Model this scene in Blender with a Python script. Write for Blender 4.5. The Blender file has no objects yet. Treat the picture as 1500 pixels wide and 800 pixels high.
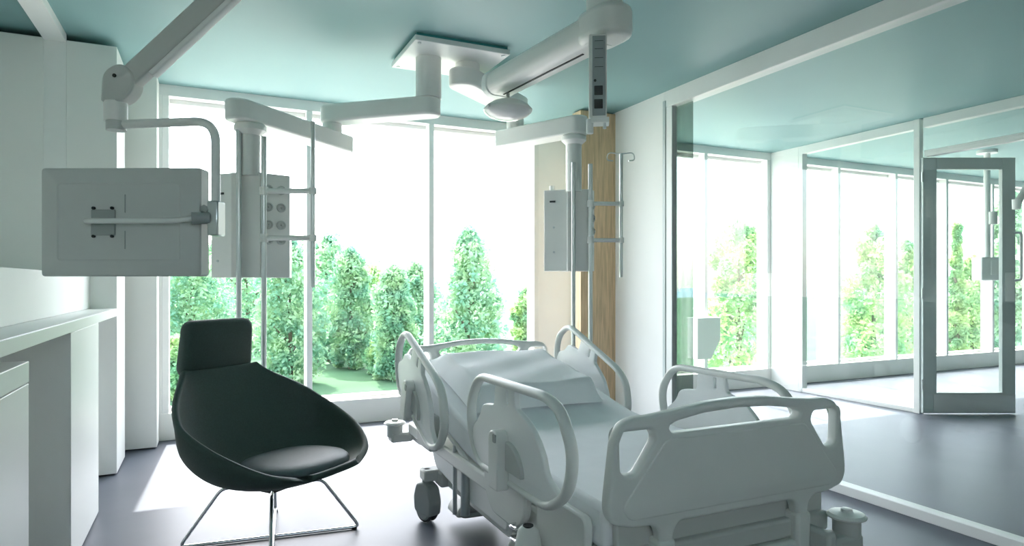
import bpy, bmesh, math, random
from mathutils import Vector, Matrix
rnd = random.Random(7)
SC = bpy.context.scene
COL = SC.collection
YAW = math.radians(24.96)
SY, CY = math.sin(YAW), math.cos(YAW)
EYE = 1.3
CEIL = 2.94


def W(r, d, z):
    """a place r metres to the right of and d metres ahead of the camera's spot, in room axes"""
    return Vector((d * SY + r * CY, d * CY - r * SY, z))


# ------------------------------------------------------------------ materials
def mat(name, col, rough=0.5, metal=0.0, spec=0.5, noise=0.0, nscale=8.0, bump=0.0, bscale=60.0, stretch=None):
    m = bpy.data.materials.new(name)
    m.use_nodes = True
    nt = m.node_tree
    b = nt.nodes['Principled BSDF']
    b.inputs['Roughness'].default_value = rough
    b.inputs['Metallic'].default_value = metal
    b.inputs['Specular IOR Level'].default_value = spec
    tc = nt.nodes.new('ShaderNodeTexCoord')
    mp = nt.nodes.new('ShaderNodeMapping')
    nt.links.new(tc.outputs['Object'], mp.inputs['Vector'])
    if stretch:
        mp.inputs['Scale'].default_value = stretch
    n = nt.nodes.new('ShaderNodeTexNoise')
    n.inputs['Scale'].default_value = nscale
    n.inputs['Detail'].default_value = 5
    nt.links.new(mp.outputs['Vector'], n.inputs['Vector'])
    r = nt.nodes.new('ShaderNodeValToRGB')
    lo = [max(0, c * (1 - noise)) for c in col]
    hi = [min(1, c * (1 + noise)) for c in col]
    r.color_ramp.elements[0].color = (*lo, 1)
    r.color_ramp.elements[1].color = (*hi, 1)
    r.color_ramp.elements[0].position = 0.3
    r.color_ramp.elements[1].position = 0.7
    nt.links.new(n.outputs['Fac'], r.inputs['Fac'])
    nt.links.new(r.outputs['Color'], b.inputs['Base Color'])
    if bump > 0:
        n2 = nt.nodes.new('ShaderNodeTexNoise')
        n2.inputs['Scale'].default_value = bscale
        nt.links.new(tc.outputs['Object'], n2.inputs['Vector'])
        bp = nt.nodes.new('ShaderNodeBump')
        bp.inputs['Strength'].default_value = bump
        bp.inputs['Distance'].default_value = 0.01
        nt.links.new(n2.outputs['Fac'], bp.inputs['Height'])
        nt.links.new(bp.outputs['Normal'], b.inputs['Normal'])
    return m


def glass_mat(name, tint, refl=1.0, ior=1.45):
    m = bpy.data.materials.new(name)
    m.use_nodes = True
    nt = m.node_tree
    nt.nodes.remove(nt.nodes['Principled BSDF'])
    out = nt.nodes['Material Output']
    t = nt.nodes.new('ShaderNodeBsdfTransparent')
    t.inputs['Color'].default_value = (*tint, 1)
    g = nt.nodes.new('ShaderNodeBsdfGlossy')
    g.inputs['Roughness'].default_value = 0.0
    g.inputs['Color'].default_value = (0.95, 1.0, 0.98, 1)
    lw = nt.nodes.new('ShaderNodeLayerWeight')
    lw.inputs['Blend'].default_value = 0.5
    pw = nt.nodes.new('ShaderNodeMath')
    pw.operation = 'POWER'
    pw.inputs[1].default_value = 5.0
    nt.links.new(lw.outputs['Facing'], pw.inputs[0])
    f0 = ((ior - 1) / (ior + 1)) ** 2
    mu = nt.nodes.new('ShaderNodeMath')
    mu.operation = 'MULTIPLY_ADD'
    mu.inputs[1].default_value = (1 - f0) * refl
    mu.inputs[2].default_value = f0 * refl
    nt.links.new(pw.outputs[0], mu.inputs[0])
    mx = nt.nodes.new('ShaderNodeMixShader')
    nt.links.new(mu.outputs[0], mx.inputs['Fac'])
    nt.links.new(t.outputs[0], mx.inputs[1])
    nt.links.new(g.outputs[0], mx.inputs[2])
    nt.links.new(mx.outputs[0], out.inputs['Surface'])
    return m


def leaf_mat(name, a, b_):
    m = bpy.data.materials.new(name)
    m.use_nodes = True
    nt = m.node_tree
    nt.nodes.remove(nt.nodes['Principled BSDF'])
    out = nt.nodes['Material Output']
    tc = nt.nodes.new('ShaderNodeTexCoord')
    n = nt.nodes.new('ShaderNodeTexNoise')
    n.inputs['Scale'].default_value = 1.1
    n.inputs['Detail'].default_value = 3
    nt.links.new(tc.outputs['Object'], n.inputs['Vector'])
    r = nt.nodes.new('ShaderNodeValToRGB')
    r.color_ramp.elements[0].color = (*a, 1)
    r.color_ramp.elements[1].color = (*b_, 1)
    r.color_ramp.elements[0].position = 0.38
    r.color_ramp.elements[1].position = 0.62
    nt.links.new(n.outputs['Fac'], r.inputs['Fac'])
    d = nt.nodes.new('ShaderNodeBsdfDiffuse')
    t = nt.nodes.new('ShaderNodeBsdfTranslucent')
    nt.links.new(r.outputs['Color'], d.inputs['Color'])
    nt.links.new(r.outputs['Color'], t.inputs['Color'])
    mx = nt.nodes.new('ShaderNodeMixShader')
    mx.inputs['Fac'].default_value = 0.5
    nt.links.new(d.outputs[0], mx.inputs[1])
    nt.links.new(t.outputs[0], mx.inputs[2])
    nt.links.new(mx.outputs[0], out.inputs['Surface'])
    return m


M = dict(
    wall=mat('white_paint', (0.90, 0.905, 0.88), 0.6, noise=0.015, nscale=3),
    wall_low=mat('cream_paint', (0.84, 0.84, 0.80), 0.55, noise=0.015, nscale=3),
    ceiling=mat('teal_ceiling_paint', (0.235, 0.405, 0.405), 0.5, noise=0.02, nscale=2),
    floor=mat('grey_blue_linoleum', (0.128, 0.142, 0.176), 0.42, noise=0.06, nscale=2.5, spec=0.30),
    cab=mat('cabinet_lacquer', (0.84, 0.85, 0.82), 0.4, noise=0.012, nscale=2),
    cab2=mat('ledge_lacquer', (0.88, 0.89, 0.86), 0.35, noise=0.01, nscale=2),
    frame=mat('white_aluminium', (0.84, 0.85, 0.83), 0.4, noise=0.01),
    greyframe=mat('grey_aluminium', (0.53, 0.59, 0.585), 0.35, noise=0.02),
    dark=mat('dark_gap', (0.03, 0.035, 0.035), 0.6),
    teal=mat('teal_edge', (0.06, 0.33, 0.33), 0.5),
    plast=mat('medical_enamel', (0.84, 0.84, 0.81), 0.35, noise=0.012),
    plast2=mat('light_enamel', (0.86, 0.87, 0.85), 0.35, noise=0.012),
    lens=mat('lamp_lens', (0.80, 0.80, 0.78), 0.2),
    bed=mat('bed_plastic', (0.79, 0.80, 0.77), 0.38, noise=0.012, spec=0.5),
    bedd=mat('bed_plastic_grey', (0.57, 0.585, 0.565), 0.42, noise=0.015),
    bedl=mat('bed_panel_light', (0.88, 0.89, 0.89), 0.4, noise=0.012),
    slate=mat('slate_grey_plate', (0.34, 0.385, 0.40), 0.4, noise=0.02),
    steel=mat('brushed_steel', (0.62, 0.66, 0.66), 0.28, metal=0.9, noise=0.03),
    chrome=mat('chrome', (0.75, 0.77, 0.78), 0.12, metal=1.0),
    sheet=mat('white_sheet', (0.90, 0.91, 0.93), 0.75, noise=0.02, bump=0.08, bscale=14),
    pillow=mat('white_pillow', (0.92, 0.93, 0.94), 0.75, noise=0.02, bump=0.10, bscale=9),
    chair=mat('dark_green_wool', (0.040, 0.070, 0.061), 0.6, noise=0.12, nscale=120, spec=0.45, bump=0.12, bscale=400),
    cushion=mat('dark_slate_leather', (0.11, 0.14, 0.15), 0.55, noise=0.05, nscale=60, bump=0.05, bscale=200),
    rubber=mat('black_rubber', (0.025, 0.028, 0.03), 0.6),
    caster=mat('caster_grey', (0.34, 0.37, 0.36), 0.4),
    wood=mat('oak_veneer', (0.60, 0.44, 0.27), 0.5, noise=0.22, nscale=5, stretch=(14, 14, 0.8)),
    bark=mat('bark', (0.12, 0.10, 0.07), 0.9, noise=0.3),
    lawn=mat('lawn', (0.04, 0.115, 0.05), 0.95, noise=0.25, nscale=0.25),
    bounce=mat('pale_bounce', (0.50, 0.49, 0.46), 0.8, noise=0.06, nscale=1.5),  # pale surface of the added light-bouncing slab
    hill=mat('far_hills_hazed', (0.20, 0.30, 0.37), 1.0, noise=0.06, nscale=0.02),  # blue haze of the distance mixed into the hill colour
    glass=glass_mat('window_glass', (0.985, 0.99, 0.98), 0.6),
    pglass=glass_mat('partition_glass', (0.97, 0.985, 0.975), 1.0, 1.5),
    tglass=glass_mat('tinted_glass', (0.42, 0.48, 0.45), 1.0, 1.5),
    leafa=leaf_mat('leaf_blue_green_hazed', (0.21, 0.43, 0.31), (0.42, 0.60, 0.36)),  # outdoor haze painted in as a pale, cyan-leaning leaf colour
    leafb=leaf_mat('leaf_yellow_green', (0.27, 0.52, 0.32), (0.52, 0.67, 0.31)),
)


# ------------------------------------------------------------------ geometry helpers
class MB:
    def __init__(self):
        self.bm = bmesh.new()

    def poly_face(self, vs):
        try:
            self.bm.faces.new(vs)
        except ValueError:
            pass

    def box(self, x0, x1, y0, y1, z0, z1, mtx=None):
        vs = []
        for x, y, z in ((x0, y0, z0), (x1, y0, z0), (x1, y1, z0), (x0, y1, z0), (x0, y0, z1), (x1, y0, z1), (x1, y1, z1), (x0, y1, z1)):
            v = Vector((x, y, z))
            if mtx:
                v = mtx @ v
            vs.append(self.bm.verts.new(v))
        for f in ((3, 2, 1, 0), (4, 5, 6, 7), (0, 1, 5, 4), (1, 2, 6, 5), (2, 3, 7, 6), (3, 0, 4, 7)):
            self.poly_face([vs[i] for i in f])
        return self

    def cyl(self, p0, p1, r0, r1=None, n=24):
        r1 = r0 if r1 is None else r1
        p0, p1 = Vector(p0), Vector(p1)
        t = (p1 - p0).normalized()
        a = t.orthogonal().normalized()
        b = t.cross(a)
        ra, rb = [], []
        for i in range(n):
            th = 2 * math.pi * i / n
            d = a * math.cos(th) + b * math.sin(th)
            ra.append(self.bm.verts.new(p0 + d * r0))
            rb.append(self.bm.verts.new(p1 + d * r1))
        for i in range(n):
            j = (i + 1) % n
            self.poly_face([ra[i], ra[j], rb[j], rb[i]])
        self.poly_face(ra[::-1])
        self.poly_face(rb)
        return self

    def lathe(self, prof, c, n=40, axis=None):
        """prof: (radius, height) list; spun about axis through c"""
        c = Vector(c)
        ax = Vector(axis or (0, 0, 1)).normalized()
        a = ax.orthogonal().normalized()
        b = ax.cross(a)
        rings = []
        for r, h in prof:
            rings.append([self.bm.verts.new(c + ax * h + (a * math.cos(2 * math.pi * i / n) + b * math.sin(2 * math.pi * i / n)) * max(r, 1e-4)) for i in range(n)])
        for k in range(len(rings) - 1):
            for i in range(n):
                j = (i + 1) % n
                self.poly_face([rings[k][i], rings[k][j], rings[k + 1][j], rings[k + 1][i]])
        self.poly_face(rings[0][::-1])
        self.poly_face(rings[-1])
        return self

    def tube(self, pts, r, closed=False, n=12, ry=None, up=None):
        """sweep an ellipse (r across, ry along up) over pts"""
        pts = [Vector(p) for p in pts]
        N = len(pts)
        rings = []
        prev = None
        for i in range(N):
            if closed:
                t = (pts[(i + 1) % N] - pts[i - 1]).normalized()
            else:
                t = (pts[min(i + 1, N - 1)] - pts[max(i - 1, 0)]).normalized()
            if up is not None:
                b = Vector(up)
                b = (b - t * b.dot(t)).normalized()
                a = b.cross(t).normalized()
            else:
                if prev is None:
                    a = t.orthogonal().normalized()
                else:
                    a = (prev - t * prev.dot(t)).normalized()
                prev = a
                b = t.cross(a)
            rr = r[i] if isinstance(r, (list, tuple)) else r
            rb = rr if ry is None else ry
            rings.append([self.bm.verts.new(pts[i] + a * math.cos(2 * math.pi * k / n) * rr + b * math.sin(2 * math.pi * k / n) * rb) for k in range(n)])
        for i in range(N if closed else N - 1):
            A, B = rings[i], rings[(i + 1) % N]
            for k in range(n):
                j = (k + 1) % n
                self.poly_face([A[k], A[j], B[j], B[k]])
        if not closed:
            self.poly_face(rings[0][::-1])
            self.poly_face(rings[-1])
        return self

    def prism(self, poly, h0, h1, f):
        """poly (u, v) swept from h0 to h1; f maps (u, v, h) to a point"""
        a = [self.bm.verts.new(f(u, v, h0)) for u, v in poly]
        b = [self.bm.verts.new(f(u, v, h1)) for u, v in poly]
        n = len(poly)
        for i in range(n):
            j = (i + 1) % n
            self.poly_face([a[i], a[j], b[j], b[i]])
        self.poly_face(a[::-1])
        self.poly_face(b)
        return self

    def plate(self, outlines, thick, bevel, f):
        """filled outlines (first the rim, then the holes), thick, with rounded edges"""
        cu = bpy.data.curves.new('tmp', 'CURVE')
        cu.dimensions = '2D'
        cu.fill_mode = 'BOTH'
        cu.extrude = max(thick / 2 - bevel, 0.0005)
        cu.bevel_depth = bevel
        cu.bevel_resolution = 3
        cu.offset = -bevel
        for o in outlines:
            s = cu.splines.new('POLY')
            s.points.add(len(o) - 1)
            for p, (u, v) in zip(s.points, o):
                p.co = (u, v, 0, 1)
            s.use_cyclic_u = True
        ob = bpy.data.objects.new('tmp', cu)
        COL.objects.link(ob)
        dg = bpy.context.evaluated_depsgraph_get()
        me = bpy.data.meshes.new_from_object(ob.evaluated_get(dg))
        n0 = len(self.bm.verts)
        self.bm.from_mesh(me)
        self.bm.verts.ensure_lookup_table()
        for v in self.bm.verts[n0:]:
            v.co = f(v.co.x, v.co.y, v.co.z)
        bmesh.ops.remove_doubles(self.bm, verts=self.bm.verts[n0:], dist=1e-5)
        bpy.data.objects.remove(ob)
        bpy.data.curves.remove(cu)
        bpy.data.meshes.remove(me)
        return self

    def grid(self, rows, closed_u=False):
        vs = [[self.bm.verts.new(p) for p in r] for r in rows]
        for i in range(len(vs) - 1):
            m = len(vs[i])
            for j in range(m if closed_u else m - 1):
                k = (j + 1) % m
                self.poly_face([vs[i][j], vs[i][k], vs[i + 1][k], vs[i + 1][j]])
        return self


def fillet(poly, rad, n=6):
    """round the corners of a closed polygon; rad a number or one per corner"""
    out = []
    N = len(poly)
    for i in range(N):
        p = Vector((*poly[i], 0))
        a = Vector((*poly[i - 1], 0)) - p
        b = Vector((*poly[(i + 1) % N], 0)) - p
        r = rad[i] if isinstance(rad, (list, tuple)) else rad
        la, lb = a.length, b.length
        if r <= 1e-6:
            out.append((p.x, p.y))
            continue
        t = min(r, la * 0.49, lb * 0.49)
        s, e = p + a.normalized() * t, p + b.normalized() * t
        for k in range(n + 1):
            q = k / n
            c = s * (1 - q) ** 2 + p * 2 * q * (1 - q) + e * q * q
            out.append((c.x, c.y))
    return out


def fillet3(pts, r, n=6, closed=False):
    pts = [Vector(p) for p in pts]
    out = []
    N = len(pts)
    for i in range(N):
        if not closed and i in (0, N - 1):
            out.append(pts[i])
            continue
        p = pts[i]
        a, b = pts[i - 1] - p, pts[(i + 1) % N] - p
        t = min(r, a.length * 0.49, b.length * 0.49)
        s, e = p + a.normalized() * t, p + b.normalized() * t
        for k in range(n + 1):
            q = k / n
            out.append(s * (1 - q) ** 2 + p * 2 * q * (1 - q) + e * q * q)
    return out


def catmull(vals, t):
    """vals: list of tuples, t in 0..1"""
    n = len(vals) - 1
    x = t * n
    i = min(int(x), n - 1)
    q = x - i
    P = [vals[max(i - 1, 0)], vals[i], vals[i + 1], vals[min(i + 2, n)]]
    return tuple(0.5 * (2 * P[1][k] + (P[2][k] - P[0][k]) * q + (2 * P[0][k] - 5 * P[1][k] + 4 * P[2][k] - P[3][k]) * q * q + (3 * P[1][k] - P[0][k] - 3 * P[2][k] + P[3][k]) * q ** 3) for k in range(len(vals[0])))


ORG = {}


def tag(o, label=None, cat=None, group=None, kind=None):
    if label:
        o['label'] = label
    if cat:
        o['category'] = cat
    if group:
        o['group'] = group
    if kind:
        o['kind'] = kind
    return o


def thing(name, label, cat, loc=(0, 0, 0), rz=0.0, group=None):
    o = bpy.data.objects.new(name, None)
    o.empty_display_size = 0.05
    COL.objects.link(o)
    o.location = loc
    o.rotation_euler = (0, 0, rz)
    ORG[o.name] = Vector(loc)
    return tag(o, label, cat, group)


def obj(name, mb, m, parent=None, bevel=0.0, seg=2, angle=35, local=False, origin=None, label=None, subsurf=0, solid=0.0):
    bm = mb.bm
    bmesh.ops.recalc_face_normals(bm, faces=bm.faces)
    if parent is not None and not local:
        bmesh.ops.translate(bm, vec=-ORG[parent.name], verts=bm.verts)
    o_loc = Vector((0, 0, 0))
    if parent is None:
        if origin is None:
            lo = [min(v.co[k] for v in bm.verts) for k in range(3)]
            hi = [max(v.co[k] for v in bm.verts) for k in range(3)]
            origin = ((lo[0] + hi[0]) / 2, (lo[1] + hi[1]) / 2, lo[2])
        o_loc = Vector(origin)
        bmesh.ops.translate(bm, vec=-o_loc, verts=bm.verts)
    me = bpy.data.meshes.new(name)
    bm.to_mesh(me)
    bm.free()
    for p in me.polygons:
        p.use_smooth = True
    me.set_sharp_from_angle(angle=math.radians(angle))
    me.materials.append(m)
    o = bpy.data.objects.new(name, me)
    COL.objects.link(o)
    if solid:
        s = o.modifiers.new('solid', 'SOLIDIFY')
        s.thickness = solid
        s.offset = 1.0
    if bevel > 0:
        b = o.modifiers.new('bevel', 'BEVEL')
        b.width = bevel
        b.segments = seg
        b.limit_method = 'ANGLE'
        b.angle_limit = math.radians(40)
        b.harden_normals = False
    if subsurf:
        s = o.modifiers.new('sub', 'SUBSURF')
        s.levels = s.render_levels = subsurf
    if parent is not None:
        o.parent = parent
        ORG[o.name] = ORG.get(parent.name, Vector())
    else:
        o.location = o_loc
        ORG[o.name] = o_loc
    if label:
        o['label'] = label
    return o


def struct(name, mb, m, bevel=0.0, parent=None, label=None):
    o = obj(name, mb, m, parent, bevel=bevel, label=label)
    if parent is None:
        o['kind'] = 'structure'
    return o


# ------------------------------------------------------------------ the room shell
WY = 6.08          # inner face of the window wall
GY = 6.26          # glass line
XP1, XP2 = 3.55, 6.43
XE = 12.9
struct('floor', MB().box(-3.0, XE + 0.2, -2.6, WY + 0.25, -0.2, 0.0), M['floor'])
struct('ceiling', MB().box(-3.0, XE + 0.2, -2.6, WY + 0.25, CEIL, CEIL + 0.2), M['ceiling'])
RX0, RX1, RZ0, RZ1 = -1.1, 1.3, 2.05, 2.75      # rear wall opening for an added, unseen fill-light window
struct('wall_rear', MB().box(-3.0, XE + 0.2, -2.8, -2.6, -0.2, RZ0).box(-3.0, XE + 0.2, -2.8, -2.6, RZ1, CEIL + 0.2).box(-3.0, RX0, -2.8, -2.6, RZ0, RZ1).box(RX1, XE + 0.2, -2.8, -2.6, RZ0, RZ1), M['wall'])
struct('wall_east', MB().box(XE, XE + 0.2, -2.6, WY + 0.25, 0, CEIL), M['wall'])
struct('wall_west', MB().box(-3.2, -3.0, -2.8, WY + 0.25, -0.2, CEIL + 0.2), M['wall'])
# below the sills, one run of low wall
struct('wall_far', MB().box(-3.0, XE, WY, WY + 0.22, 0.0, 0.225), M['wall_low'], 0.006)
struct('trim_1', MB().box(-3.0, XE, WY + 0.002, WY + 0.22, 2.85, CEIL), M['frame'])          # blind box over the windows
mb = MB()
mb.box(3.14, XP1 + 0.0, WY + 0.02, WY + 0.2, 0.225, 2.85)
struct('wall_pier', mb, M['wall'])
mb = MB()
mb.box(-3.0, -0.345, WY - 0.0, WY + 0.2, 0.225, 2.85)
struct('wall_corner', mb, M['wall'])
# pilaster in the left corner
struct('trim_2', MB().box(-1.4, -0.365, 5.82, 6.08, 0.012, CEIL), M['wall_low'], 0.004)


def window(name, xs, m='frame', w=0.05, z0=0.225, z1=2.85):
    mb = MB()
    for x in xs:
        mb.box(x - w / 2, x + w / 2, WY + 0.005, GY, z0, z1)
    for a, b in zip(xs, xs[1:]):
        mb.box(a + w / 2, b - w / 2, GY - 0.06, GY, z1 - 0.035, z1)
        mb.box(a + w / 2, b - w / 2, GY - 0.06, GY, z0, z0 + 0.03)
    o = struct(name, mb, M[m], 0.003)
    for a, b in zip(xs, xs[1:]):
        obj('pane', MB().box(a + w / 2 - 0.005, b - w / 2 + 0.005, GY - 0.034, GY - 0.026, z0 + 0.025, z1 - 0.03), M['glass'], o)
    return o


mb = MB()
for i in range(5):
    x = RX0 + 0.03 + (RX1 - RX0 - 0.06) * i / 4
    mb.box(x - 0.03, x + 0.03, -2.74, -2.66, RZ0, RZ1)
fill_win = struct('added_fill_window', mb, M['frame'], 0.003)  # made-up window behind the camera, lets in fill for camera-facing surfaces
for i in range(4):
    a = RX0 + 0.06 + (RX1 - RX0 - 0.06) * i / 4
    obj('pane', MB().box(a - 0.005, a + (RX1 - RX0 - 0.06) / 4 - 0.055, -2.704, -2.696, RZ0 + 0.002, RZ1 - 0.002), M['glass'], fill_win)
window('window_1', [-0.32, 0.825, 1.97, 3.115])
window('window_2', [3.62, 4.27, 5.39, 6.40])
window('window_3', [6.52, 7.68, 8.85, 10.0, 11.15, 12.3])
struct('wall_end', MB().box(12.33, XE, WY + 0.02, WY + 0.2, 0.225, 2.85), M['wall'])

# wall between the two rooms, then the glazing
struct('wall_right', MB().box(XP1, XP1 + 0.1, 4.535, WY + 0.02, 0, CEIL), M['wall'])
mb = MB().box(3.165, XP1 + 0.002, 5.27, 5.43, 0.0, 2.925)
struct('trim_3', mb, M['wood'], 0.004, label='oak clad wall pier beside the window')

# glass partition to the neighbouring room
mb = MB()
mb.box(XP1 - 0.005, XP1 + 0.105, -2.6, 4.535, 2.80, CEIL)                   # head rail
mb.box(XP1 - 0.012, XP1 + 0.07, -2.6, 4.50, 0.0, 0.058)                   # floor rail
mb.box(XP1 - 0.005, XP1 + 0.05, 4.42, 4.50, 0.0, 2.80)
p1 = struct('window_4', mb, M['frame'], 0.004)
obj('gasket', MB().box(XP1 - 0.012, XP1 + 0.03, 4.502, 4.535, 0.0, 2.86), M['greyframe'], p1)
obj('pane', MB().box(XP1 + 0.02, XP1 + 0.03, -2.6, 4.43, 0.05, 2.81), M['pglass'], p1)
obj('tinted_pane', MB().box(XP1 + 0.065, XP1 + 0.073, 4.245, 4.50, 0.05, 2.81), M['tglass'], p1, label='narrow grey tinted glass strip')

# second partition, with the open glass door
mb = MB()
mb.box(XP2, XP2 + 0.08, 4.22, 5.66, 2.845, CEIL)
mb.box(XP2, XP2 + 0.08, -2.6, 4.15, 2.845, CEIL)
mb.box(XP2, XP2 + 0.06, 4.22, 5.62, 0.0, 0.045)
mb.box(XP2 - 0.01, XP2 + 0.05, 4.178, 4.24, 0.0, CEIL)                            # door post
mb.box(XP2, XP2 + 0.08, 5.60, 5.66, 0.0, 2.85)
mb.box(XP2, XP2 + 0.08, 3.06, 3.14, 0.0, CEIL)
mb.box(XP2, XP2 + 0.08, 3.14, 4.14, 2.555, 2.615)                         # transom
mb.box(XP2, XP2 + 0.08, -2.6, 3.06, 2.555, 2.615)
mb.box(XP2, XP2 + 0.06, -2.6, 3.06, 0.0, 0.045)
p2 = struct('window_5', mb, M['frame'], 0.004)
obj('pane', MB().box(XP2 + 0.03, XP2 + 0.04, 4.20, 5.62, 0.04, 2.85), M['pglass'], p2)
obj('pane', MB().box(XP2 + 0.03, XP2 + 0.04, -2.6, 3.08, 0.04, 2.56), M['pglass'], p2)
obj('pane', MB().box(XP2 + 0.03, XP2 + 0.04, -2.6, 4.16, 2.61, 2.85), M['pglass'], p2)
struct('wall_partition', MB().box(XP2, XP2 + 0.1, 5.66, WY + 0.2, 0, 2.94), M['wall'])

# door leaf, swung open until it stands square to the camera
DOOR = Matrix.Translation((XP2 - 0.003, 4.163, 0)) @ Matrix.Rotation(-YAW, 4, 'Z')
mb = MB()
Wd, Hd = 0.915, 2.545
mb.box(0, 0.135, -0.025, 0.025, 0.012, Hd, DOOR)
mb.box(Wd - 0.13, Wd, -0.025, 0.025, 0.012, Hd, DOOR)
mb.box(0.135, Wd - 0.13, -0.025, 0.025, Hd - 0.115, Hd, DOOR)
mb.box(0.135, Wd - 0.13, -0.025, 0.025, 0.012, 0.215, DOOR)
d1 = struct('door_1', mb, M['greyframe'], 0.003, label='open glass door with a wide grey metal frame')
obj('pane', MB().box(0.13, Wd - 0.125, -0.005, 0.005, 0.21, Hd - 0.11, DOOR), M['pglass'], d1)
obj('kick_plate', MB().box(0.10, Wd - 0.005, -0.031, -0.024, 0.03, 0.20, DOOR), M['steel'], d1, label='polished steel kick plate')
hb = MB()
hb.tube(fillet3([DOOR @ Vector((Wd - 0.02, -0.02, 1.80)), DOOR @ Vector((Wd + 0.03, -0.06, 1.80)), DOOR @ Vector((Wd + 0.03, -0.06, 1.33)), DOOR @ Vector((Wd - 0.02, -0.02, 1.33))], 0.03), 0.012)
obj('handle', hb, M['steel'], d1)
lk = MB().box(Wd - 0.105, Wd - 0.01, -0.032, -0.024, 1.12, 1.41, DOOR)
obj('lock_plate', lk, M['frame'], d1, 0.003)
for z in (0.25, 1.15, 2.3):
    obj('hinge', MB().cyl(DOOR @ Vector((-0.008, -0.03, z)), DOOR @ Vector((-0.008, -0.03, z + 0.1)), 0.011), M['steel'], d1)

# ------------------------------------------------------------------ left side fittings
XL = -0.56
tc_ = thing('tall_cabinet', 'tall pale grey cabinet block reaching almost to the ceiling left of the window', 'cabinet', (-0.9, 5.36, 0))
obj('body', MB().prism([(-1.298, 1.0), (-0.748, 1.0), (-0.748, 0.012), (XL, 0.012), (XL, 2.90), (-1.298, 2.90)], 5.13, 5.60, lambda u, v, h: Vector((u, h, v))), M['cab'], tc_, 0.003)
obj('plinth', MB().box(-0.74, -0.575, 5.15, 5.59, 0.0, 0.014), M['dark'], tc_)
struct('wall_left', MB().box(-1.0, -0.715, 1.1, 5.129, 1.131, 1.362), M['wall'], 0.003)
struct('wall_recess', MB().box(-1.5, -1.30, -2.6, 5.82, 0.0, CEIL), M['wall'])
mb = MB()
mb.box(-0.97, -0.845, -2.0, 5.13, 2.885, CEIL - 0.0005)
mb.box(-0.97, -0.845, 5.126, 5.13, 1.37, 2.885)
struct('trim_4', mb, M['plast2'], 0.002, label='white strip running along the ceiling and down the cabinet')

ld = thing('wall_ledge', 'long white ledge along the left wall above the base cabinets', 'shelf', (-0.64, 3.5, 1.078))
obj('ledge_board', MB().box(-0.99, XL, 1.2, 5.128, 1.078, 1.13), M['cab2'], ld, 0.004)
obj('front_lip', MB().box(XL - 0.002, XL + 0.004, 1.2, 5.128, 1.08, 1.128), M['cab2'], ld, 0.001)

bc = thing('base_cabinet', 'white base cabinet block under the ledge beside the chair', 'cabinet', (-0.7, 3.9, 0))
obj('body', MB().box(-0.975, XL, 3.50, 4.316, 0.012, 1.078), M['cab'], bc, 0.003)
obj('plinth', MB().box(-0.97, XL - 0.02, 3.52, 4.30, 0.0, 0.014), M['dark'], bc)
dc = thing('drawer_cabinet', 'white drawer cabinet under the ledge at the left edge, nearest of the base units', 'cabinet', (-0.85, 2.0, 0))
obj('body', MB().box(-0.975, XL + 0.002, 1.2, 2.73, 0.05, 0.957), M['cab'], dc, 0.003)
obj('drawer', MB().box(-0.97, XL + 0.004, 1.205, 2.725, 0.962, 1.034), M['cab2'], dc, 0.003)
obj('plinth', MB().box(-0.95, XL - 0.02, 1.22, 2.70, 0.0, 0.052), M['dark'], dc)
struct('wall_niche', MB().box(-1.1, -0.985, 1.0, 5.13, 0.0, 1.078), M['wall'])

# ------------------------------------------------------------------ ceiling plate and the two supply pendants
cp = thing('ceiling_mount', 'square white mounting plate on the ceiling carrying two pendant columns', 'ceiling mount', (1.56, 4.41, CEIL))
obj('plate', MB().box(1.22, 1.90, 4.11, 4.72, CEIL - 0.055, CEIL - 0.02), M['plast2'], cp, 0.004)
obj('spacer', MB().box(1.235, 1.885, 4.125, 4.705, CEIL - 0.021, CEIL + 0.001), M['teal'], cp)
for x in (1.26, 1.86):
    for y in (4.15, 4.68):
        obj('bolt', MB().cyl((x, y, CEIL - 0.062), (x, y, CEIL - 0.05), 0.012), M['steel'], cp)


def stadium(p0, p1, r, n=12, cut1=False):
    """plan outline of an arm from p0 to p1 with round ends"""
    p0, p1 = Vector((*p0, 0)), Vector((*p1, 0))
    t = (p1 - p0).normalized()
    s = Vector((-t.y, t.x, 0))
    out = []
    for k in range(n + 1):
        th = math.pi / 2 + math.pi * k / n
        q = p0 + t * math.cos(th) * r + s * math.sin(th) * r
        out.append((q.x, q.y))
    if cut1:
        for sg in (-1, 1):
            q = p1 + t * r * 0.8 + s * sg * r
            out.append((q.x, q.y))
    else:
        for k in range(n + 1):
            th = -math.pi / 2 + math.pi * k / n
            q = p1 + t * math.cos(th) * r + s * math.sin(th) * r
            out.append((q.x, q.y))
    return out


XYZ = lambda u, v, h: Vector((u, v, h))


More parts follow.
